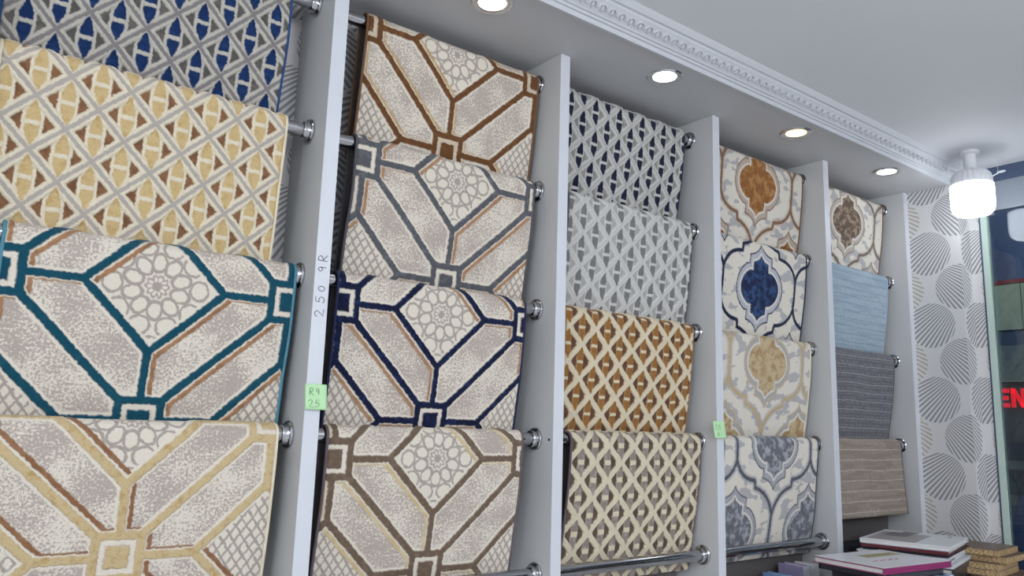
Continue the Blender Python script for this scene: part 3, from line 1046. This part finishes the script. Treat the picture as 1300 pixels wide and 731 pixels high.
# ================================================================== TABLE, SAMPLE BOOKS, OFFCUT BOARDS
TZ = 0.93
ORD = ['first', 'second', 'third', 'fourth', 'fifth', 'sixth', 'seventh', 'eighth', 'ninth', 'tenth', 'eleventh', 'twelfth', 'thirteenth', 'fourteenth']
M_wood = newmat('brown_laminate', C(112, 92, 82), 0.45, noise=0.12, nscale=18)
M_pale = newmat('white_laminate', (0.7, 0.7, 0.7), 0.4)
t = empty('display_table', (2.33, 1.06, 0))
tag(t, 'table under the sample books and offcut boards, below the frame', 'table')
MB().box(-0.50, -0.25, TZ - 0.03, 0.49, 0.275, TZ, 0.003).build('table_top', M_pale, t)
for sx in (-0.46, 0.42):
    for sy in (-0.21, 0.20):
        MB().box(sx, sy, 0, sx + 0.04, sy + 0.04, TZ - 0.03, 0.002).build('leg', M_pale, t)

M_pages = newmat('page_edges', C(226, 224, 220), 0.8, bump=0.3, bscale=400)


def cover(name, c, rough=0.3):
    return newmat(name, c, rough, noise=0.05, nscale=25)


def catalog(label, cx, cy, z0, th, L, Wd, rot, cmat, smat=None, pic=None, spine='front', group=None, pages=None):
    pages = pages or M_pages
    """hard-cover sample book lying flat: covers, spine and page block"""
    r = empty('sample_book', (cx, cy, z0), rot)
    tag(r, label, 'book', group)
    c = 0.0022
    MB().box(-L / 2, -Wd / 2, 0, L / 2, Wd / 2, c, .0005).build('back_cover', smat or cmat, r)
    MB().box(-L / 2, -Wd / 2, th - c - .0008, L / 2, Wd / 2, th - .0004, .0005).build('front_cover', smat or cmat, r)
    MB().box(-L / 2 + .0006, -Wd / 2 + .0006, th - .0004, L / 2 - .0006, Wd / 2 - .0006, th).build('cover_sheet', cmat, r)
    if spine == 'front':
        MB().box(-L / 2, -Wd / 2, c, L / 2, -Wd / 2 + 0.003, th - c).build('spine', smat or cmat, r)
        MB().box(-L / 2 + .004, -Wd / 2 + .003, c, L / 2 - .004, Wd / 2 - .004, th - c).build('page_block', pages, r)
    elif spine == 'left':
        MB().box(-L / 2, -Wd / 2, c, -L / 2 + 0.003, Wd / 2, th - c).build('spine', smat or cmat, r)
        MB().box(-L / 2 + .003, -Wd / 2 + .004, c, L / 2 - .004, Wd / 2 - .004, th - c).build('page_block', pages, r)
    else:
        MB().box(-L / 2, Wd / 2 - .003, c, L / 2, Wd / 2, th - c).build('spine', smat or cmat, r)
        MB().box(-L / 2 + .004, -Wd / 2 + .004, c, L / 2 - .004, Wd / 2 - .003, th - c).build('page_block', pages, r)
    if pic:
        for kk, (nm, (x0, y0, x1, y1), pm) in enumerate(pic):
            MB().box(x0 * L, y0 * Wd, th - .0002, x1 * L, y1 * Wd, th + .00025 + .0001 * kk).build(nm, pm, r)
    return r


BG = 'carpet sample books on the table'
M_white = cover('white_cover', C(222, 224, 230))
M_dkpages = newmat('dark_page_edges', C(74, 74, 82), 0.8, bump=0.3, bscale=400)
M_white2 = cover('off_white_cover', C(206, 208, 214))
M_mag = cover('magenta_cover', C(142, 52, 102))
M_dark = cover('charcoal_cover', C(40, 42, 52))
M_maroon = cover('maroon_cover', C(92, 34, 42))
M_green = newmat('olive_print', C(150, 146, 92), 0.35, noise=0.35, nscale=60)
M_grey = newmat('grey_print', C(164, 160, 160), 0.35, noise=0.15, nscale=40)
M_greyd = newmat('dark_grey_print', C(110, 108, 114), 0.35, noise=0.2, nscale=60)
M_redprint = newmat('red_script', C(170, 70, 96), 0.5)
# swirl cover: blue and white
m = newmat('blue_swirl', C(60, 110, 170), 0.25)
nt = m.node_tree
wv = nt.nodes.new('ShaderNodeTexWave'); wv.inputs['Scale'].default_value = 7; wv.inputs['Distortion'].default_value = 6
tc = nt.nodes.new('ShaderNodeTexCoord'); nt.links.new(tc.outputs['Object'], wv.inputs['Vector'])
nt.links.new(mixc(nt, wv.outputs['Fac'], C(36, 84, 150), C(196, 214, 232)), nt.nodes['Principled BSDF'].inputs['Base Color'])
M_swirl = m

# front stack with the magenta book on top
px, py, pr = 2.152, 1.140, math.radians(-5.5)
pics = [('picture', (-.10, .10, .40, .27), M_green)]
for k in range(7):
    pics.append(('script_mark', (-.26 + .055 * k, -.13 + .02 * (k % 2), -.22 + .055 * k, -.115 + .02 * (k % 2)), M_redprint))
catalog('white and magenta sample book with an olive picture strip, nearest on the table', px, py, 1.1585, .0165, .302, .208, pr, M_white, M_mag, pics, 'front', BG)
catalog('charcoal sample book directly under the magenta one', px + .012, py + .008, 1.1395, .0185, .262, .205, pr + .02, M_dark, M_dark, None, 'back', BG, M_dkpages)
catalog('glossy blue and white swirl sample book under the charcoal one', px + .035, py - .006, 1.1165, .0225, .240, .212, pr + .03, M_swirl, M_swirl, None, 'front', BG, M_dkpages)
z = 1.1165
k = 0
while z > TZ + 0.012:
    th = min(0.03, z - TZ)
    catalog('charcoal sample book, ' + ORD[k + 3] + ' from the top of the front stack, below the frame', px + .01 * (k % 3 - 1), py, z - th, th, .29, .205, pr, M_dark, M_dark, None, 'front', 'lower sample books of the front stack')
    z -= th; k += 1
# rear stack
wx, wy, wr = 2.487, 1.210, math.radians(14)
catalog('white sample book with a grey room picture, topmost of the rear stack', wx, wy, 1.188, .0125, .300, .240, wr, M_white, M_white,
        [('picture', (-.46, -.12, .28, .44), M_grey), ('picture', (-.05, .08, .30, .36), M_greyd), ('picture', (.32, .06, .44, .24), M_greyd), ('logo_mark', (.30, -.34, .36, -.30), M_greyd)], 'back', BG)
catalog('maroon backed sample book second from the top of the rear stack', wx - .006, wy, 1.1775, .0100, .302, .232, wr + .01, M_white2, M_maroon, None, 'left', BG)
catalog('thin dark grey sample book third in the rear stack', wx + .004, wy, 1.1695, .0075, .296, .228, wr - .02, M_dark, M_dark, None, 'back', BG, M_dkpages)
bk_ = catalog('thick white sample book with a printed spine in the rear stack', wx - .014, wy + .004, 1.1520, .0170, .316, .240, wr + .015, M_white, M_white, None, 'front', BG)
for k in range(9):
    MB().box(-.145 + .011 * k, -.1206, .006, -.138 + .011 * k, -.1200, .0105).build('spine_print', M_greyd, bk_)
catalog('grey white sample book jutting right in the rear stack', wx + .012, wy - .004, 1.1400, .0115, .310, .236, wr - .01, M_white2, M_white2, None, 'back', BG)
catalog('black sample book under the white ones in the rear stack', wx + .012, wy - .002, 1.1220, .0175, .306, .236, wr, M_dark, M_dark, None, 'front', BG)
z = 1.1220
k = 0
while z > TZ + 0.012:
    th = min(0.032, z - TZ)
    catalog('dark sample book, ' + ORD[k + 6] + ' from the top of the rear stack, below the frame', wx + .008 * (k % 2), wy, z - th, th, .305, .234, wr, M_dark, M_dark, None, 'front', 'lower sample books of the rear stack')
    z -= th; k += 1

# offcuts of chipboard
m = newmat('raw_chipboard', C(186, 150, 104), 0.8)
nt = m.node_tree
n1 = nt.nodes.new('ShaderNodeTexNoise'); n1.inputs['Scale'].default_value = 220; n1.inputs['Detail'].default_value = 4
tc = nt.nodes.new('ShaderNodeTexCoord'); nt.links.new(tc.outputs['Object'], n1.inputs['Vector'])
rp = nt.nodes.new('ShaderNodeValToRGB')
rp.color_ramp.elements[0].position = .34; rp.color_ramp.elements[0].color = (*C(124, 98, 66), 1)
rp.color_ramp.elements[1].position = .62; rp.color_ramp.elements[1].color = (*C(200, 172, 128), 1)
nt.links.new(n1.outputs['Fac'], rp.inputs[0])
nt.links.new(rp.outputs[0], nt.nodes['Principled BSDF'].inputs['Base Color'])
M_chip = m
ofs = [(0, 0, 0), (.013, -.020, -.03), (-.020, -.006, .02), (-.020, -.007, .02), (.030, -.035, -.02), (.0, -.01, .01), (.01, -.02, -.02), (-.01, -.01, .03), (.0, -.02, 0), (.01, -.015, .02), (0, -.02, -.02), (.0, -.02, .01), (.0, -.02, .0)]
blabs = ['brown topped chipboard offcut, topmost of the pile by the glass', 'chipboard offcut jutting towards the glass, second from the top of the pile',
         'chipboard offcut set back to the left, third from the top of the pile', 'chipboard offcut set back to the left, fourth from the top of the pile',
         'chipboard offcut jutting furthest out at the bottom edge of the picture']
z = 1.1735
for i, (ox, oy, ra) in enumerate(ofs):
    th = 0.0185
    if z - th < TZ: break
    b_ = empty('chipboard_offcut', (2.734 + ox, 1.126 + oy, z - th), math.radians(5) + ra)
    tag(b_, blabs[i] if i < 5 else 'chipboard offcut, ' + ORD[i] + ' from the top of the pile, below the frame', 'board', 'chipboard offcuts' if i < 5 else 'lower chipboard offcuts')
    MB().box(-.094, -.074, 0.0008, .098, .074, th - .0008).build('core', M_chip, b_)
    MB().box(-.094, -.074, th - .0008, .098, .074, th).build('laminate', M_wood, b_)
    MB().box(-.094, -.074, 0, .098, .074, .0008).build('laminate', M_wood, b_)
    z -= th + 0.0001
if z - TZ > 0.001:
    b_ = MB().box(-.1, -.074, 0, .1, .074, z - TZ).build('chipboard_offcut', M_chip)
    b_.location = (2.722, 1.11, TZ)
    tag(b_, 'chipboard offcut lying on the table top, below the frame', 'board')

# books standing on the bottom shelf under the medallion carpets
M_fold = newmat('dark_navy_filler', C(34, 37, 50), 0.95, noise=0.2, nscale=90, bump=0.5, bscale=400)
t = empty('dark_filler', (2.52, 1.44, 0.93))  # made-up block, put in to fill the dark space under the carpet
tag(t, 'added dark folded block filling the dark space under the mushroom brown carpet', 'carpet')
for k in range(5):
    MB().box(-.17 + .004 * (k % 2), -.066, .046 * k, .16 + .005 * (k % 3), .012, .046 * k + .0455, .012).build('fold', M_fold, t, True)

M_lilac = cover('lilac_cover', C(150, 142, 176))
M_bluew = cover('pale_blue_cover', C(120, 156, 196))
M_red = cover('dark_red_cover', C(104, 40, 58))


def standing(label, x0, th, y0, y1, h, cm):
    r = empty('standing_book', (x0, y0, 0.93))
    tag(r, label, 'book', 'books standing under the medallion carpets')
    d = y1 - y0
    MB().box(0, 0, 0, .002, d, h, .0004).build('cover_board', cm, r)
    MB().box(th - .002, 0, 0, th, d, h, .0004).build('cover_board', cm, r)
    MB().box(.002, 0, 0, th - .002, .003, h - .0005).build('spine', M_white2, r)
    MB().box(.002, .003, 0.001, th - .002, d - .003, h - .004).build('page_block', M_pages, r)
    return r


standing('lilac covered book standing under the grey medallion carpet', 2.118, .036, 1.358, 1.440, .192, M_lilac)
standing('grey white book standing right of the lilac one', 2.162, .045, 1.362, 1.440, .190, M_white2)
standing('pale blue book standing left of the lilac one', 2.040, .026, 1.360, 1.440, .172, M_bluew)
standing('dark red book standing leftmost under the grey medallion carpet', 1.955, .034, 1.360, 1.440, .160, M_red)
standing('charcoal book standing left behind the board', 1.800, .060, 1.370, 1.440, .176, M_dark)

# ================================================================== MADE-UP FRONT with coloured panels, behind the glass
FX = 4.40
M_navyf = newmat('navy_front', C(66, 82, 124), 0.6, noise=0.15, nscale=3)
M_olive = newmat('pale_olive', C(140, 150, 142), 0.6, noise=0.12, nscale=5)
M_dkgrey = newmat('mid_grey_panel', C(96, 108, 116), 0.8, noise=0.25, nscale=9)
M_signb = newmat('sign_board', C(60, 68, 84), 0.5, noise=0.15, nscale=5)
M_redl = newmat('red_trim', C(120, 50, 60), 0.5)
fa = empty('made_up_front', (FX, 1.0, 0))  # invented front; coloured panels stand in for dim shapes seen in the glass
tag(fa, 'made-up dark front behind the glass with red letters on its sign', 'backdrop')


def fpart(name, mat, y0, z0, y1, z1, d0=0.0, d1=0.06):
    return MB().box(-d1, y0 - 1.0, z0, -d0, y1 - 1.0, z1).build(name, mat, fa)


fpart('wall', M_navyf, -2.8, 0.0, 2.1, 3.2, -0.1, 0.0)
fpart('red_trim', M_redl, -2.6, 2.285, 2.0, 2.305, 0, .03)
fpart('olive_panel', M_olive, 1.535, 2.05, 2.0, 2.283, 0, .025)
fpart('olive_panel', M_olive, 1.00, 2.05, 1.531, 2.283, 0, .025)
fpart('olive_panel', M_olive, -2.6, 2.05, .996, 2.283, 0, .025)
fpart('dark_band', M_slate, -2.6, 1.972, 2.0, 2.048, 0, .015)
fpart('grey_panel', M_dkgrey, -2.6, 1.797, 2.0, 1.970, 0, .03)
fpart('edge_strip', M_olive, -2.6, 1.789, 2.0, 1.795, 0, .034)
fpart('sign_board', M_signb, -2.6, 1.24, 2.0, 1.787, 0, .02)
fpart('streak_strip', M_dkgrey, -2.6, 1.36, 2.0, 1.40, .02, .04)  # strip added to stand in for a light streak
fpart('lower_wall', M_navyf, -2.6, 0.2, 2.0, 1.238, 0, .012)
fpart('small_box', M_dkgrey, 1.62, 1.19, 1.70, 1.235, 0.0, .05)
M_letters = emitmat('red_sign_letters', C(232, 20, 46), 0.75)
M_letters.node_tree.nodes['Principled BSDF'].inputs['Base Color'].default_value = (*C(220, 20, 46), 1)
# E then N, read from left (greater y) to right
ez0, ez1 = 1.662, 1.755


def letter_boxes(name, rects, y_left, wdt, extra=None):
    mb = MB()
    for a0, b0, a1, b1 in rects:
        mb.box(-.032, y_left - 1.0 - a1 * wdt, ez0 + b0 * (ez1 - ez0), -.0205, y_left - 1.0 - a0 * wdt, ez0 + b1 * (ez1 - ez0))
    if extra:
        mb.prism(extra, -.032, -.0205, lambda a, b_, d: Vector((d, y_left - 1.0 - a * wdt, ez0 + b_ * (ez1 - ez0))))
    return mb.build(name, M_letters, fa)


letter_boxes('letter_e', [(0, 0, .34, 1), (.34, 0, 1, .22), (.34, .39, .9, .61), (.34, .78, 1, 1)], 1.673, .052)
letter_boxes('letter_n', [(0, 0, .28, 1), (.72, 0, 1, 1)], 1.611, .062, [(.0, 1), (.30, 1), (1.0, 0), (.70, 0)])
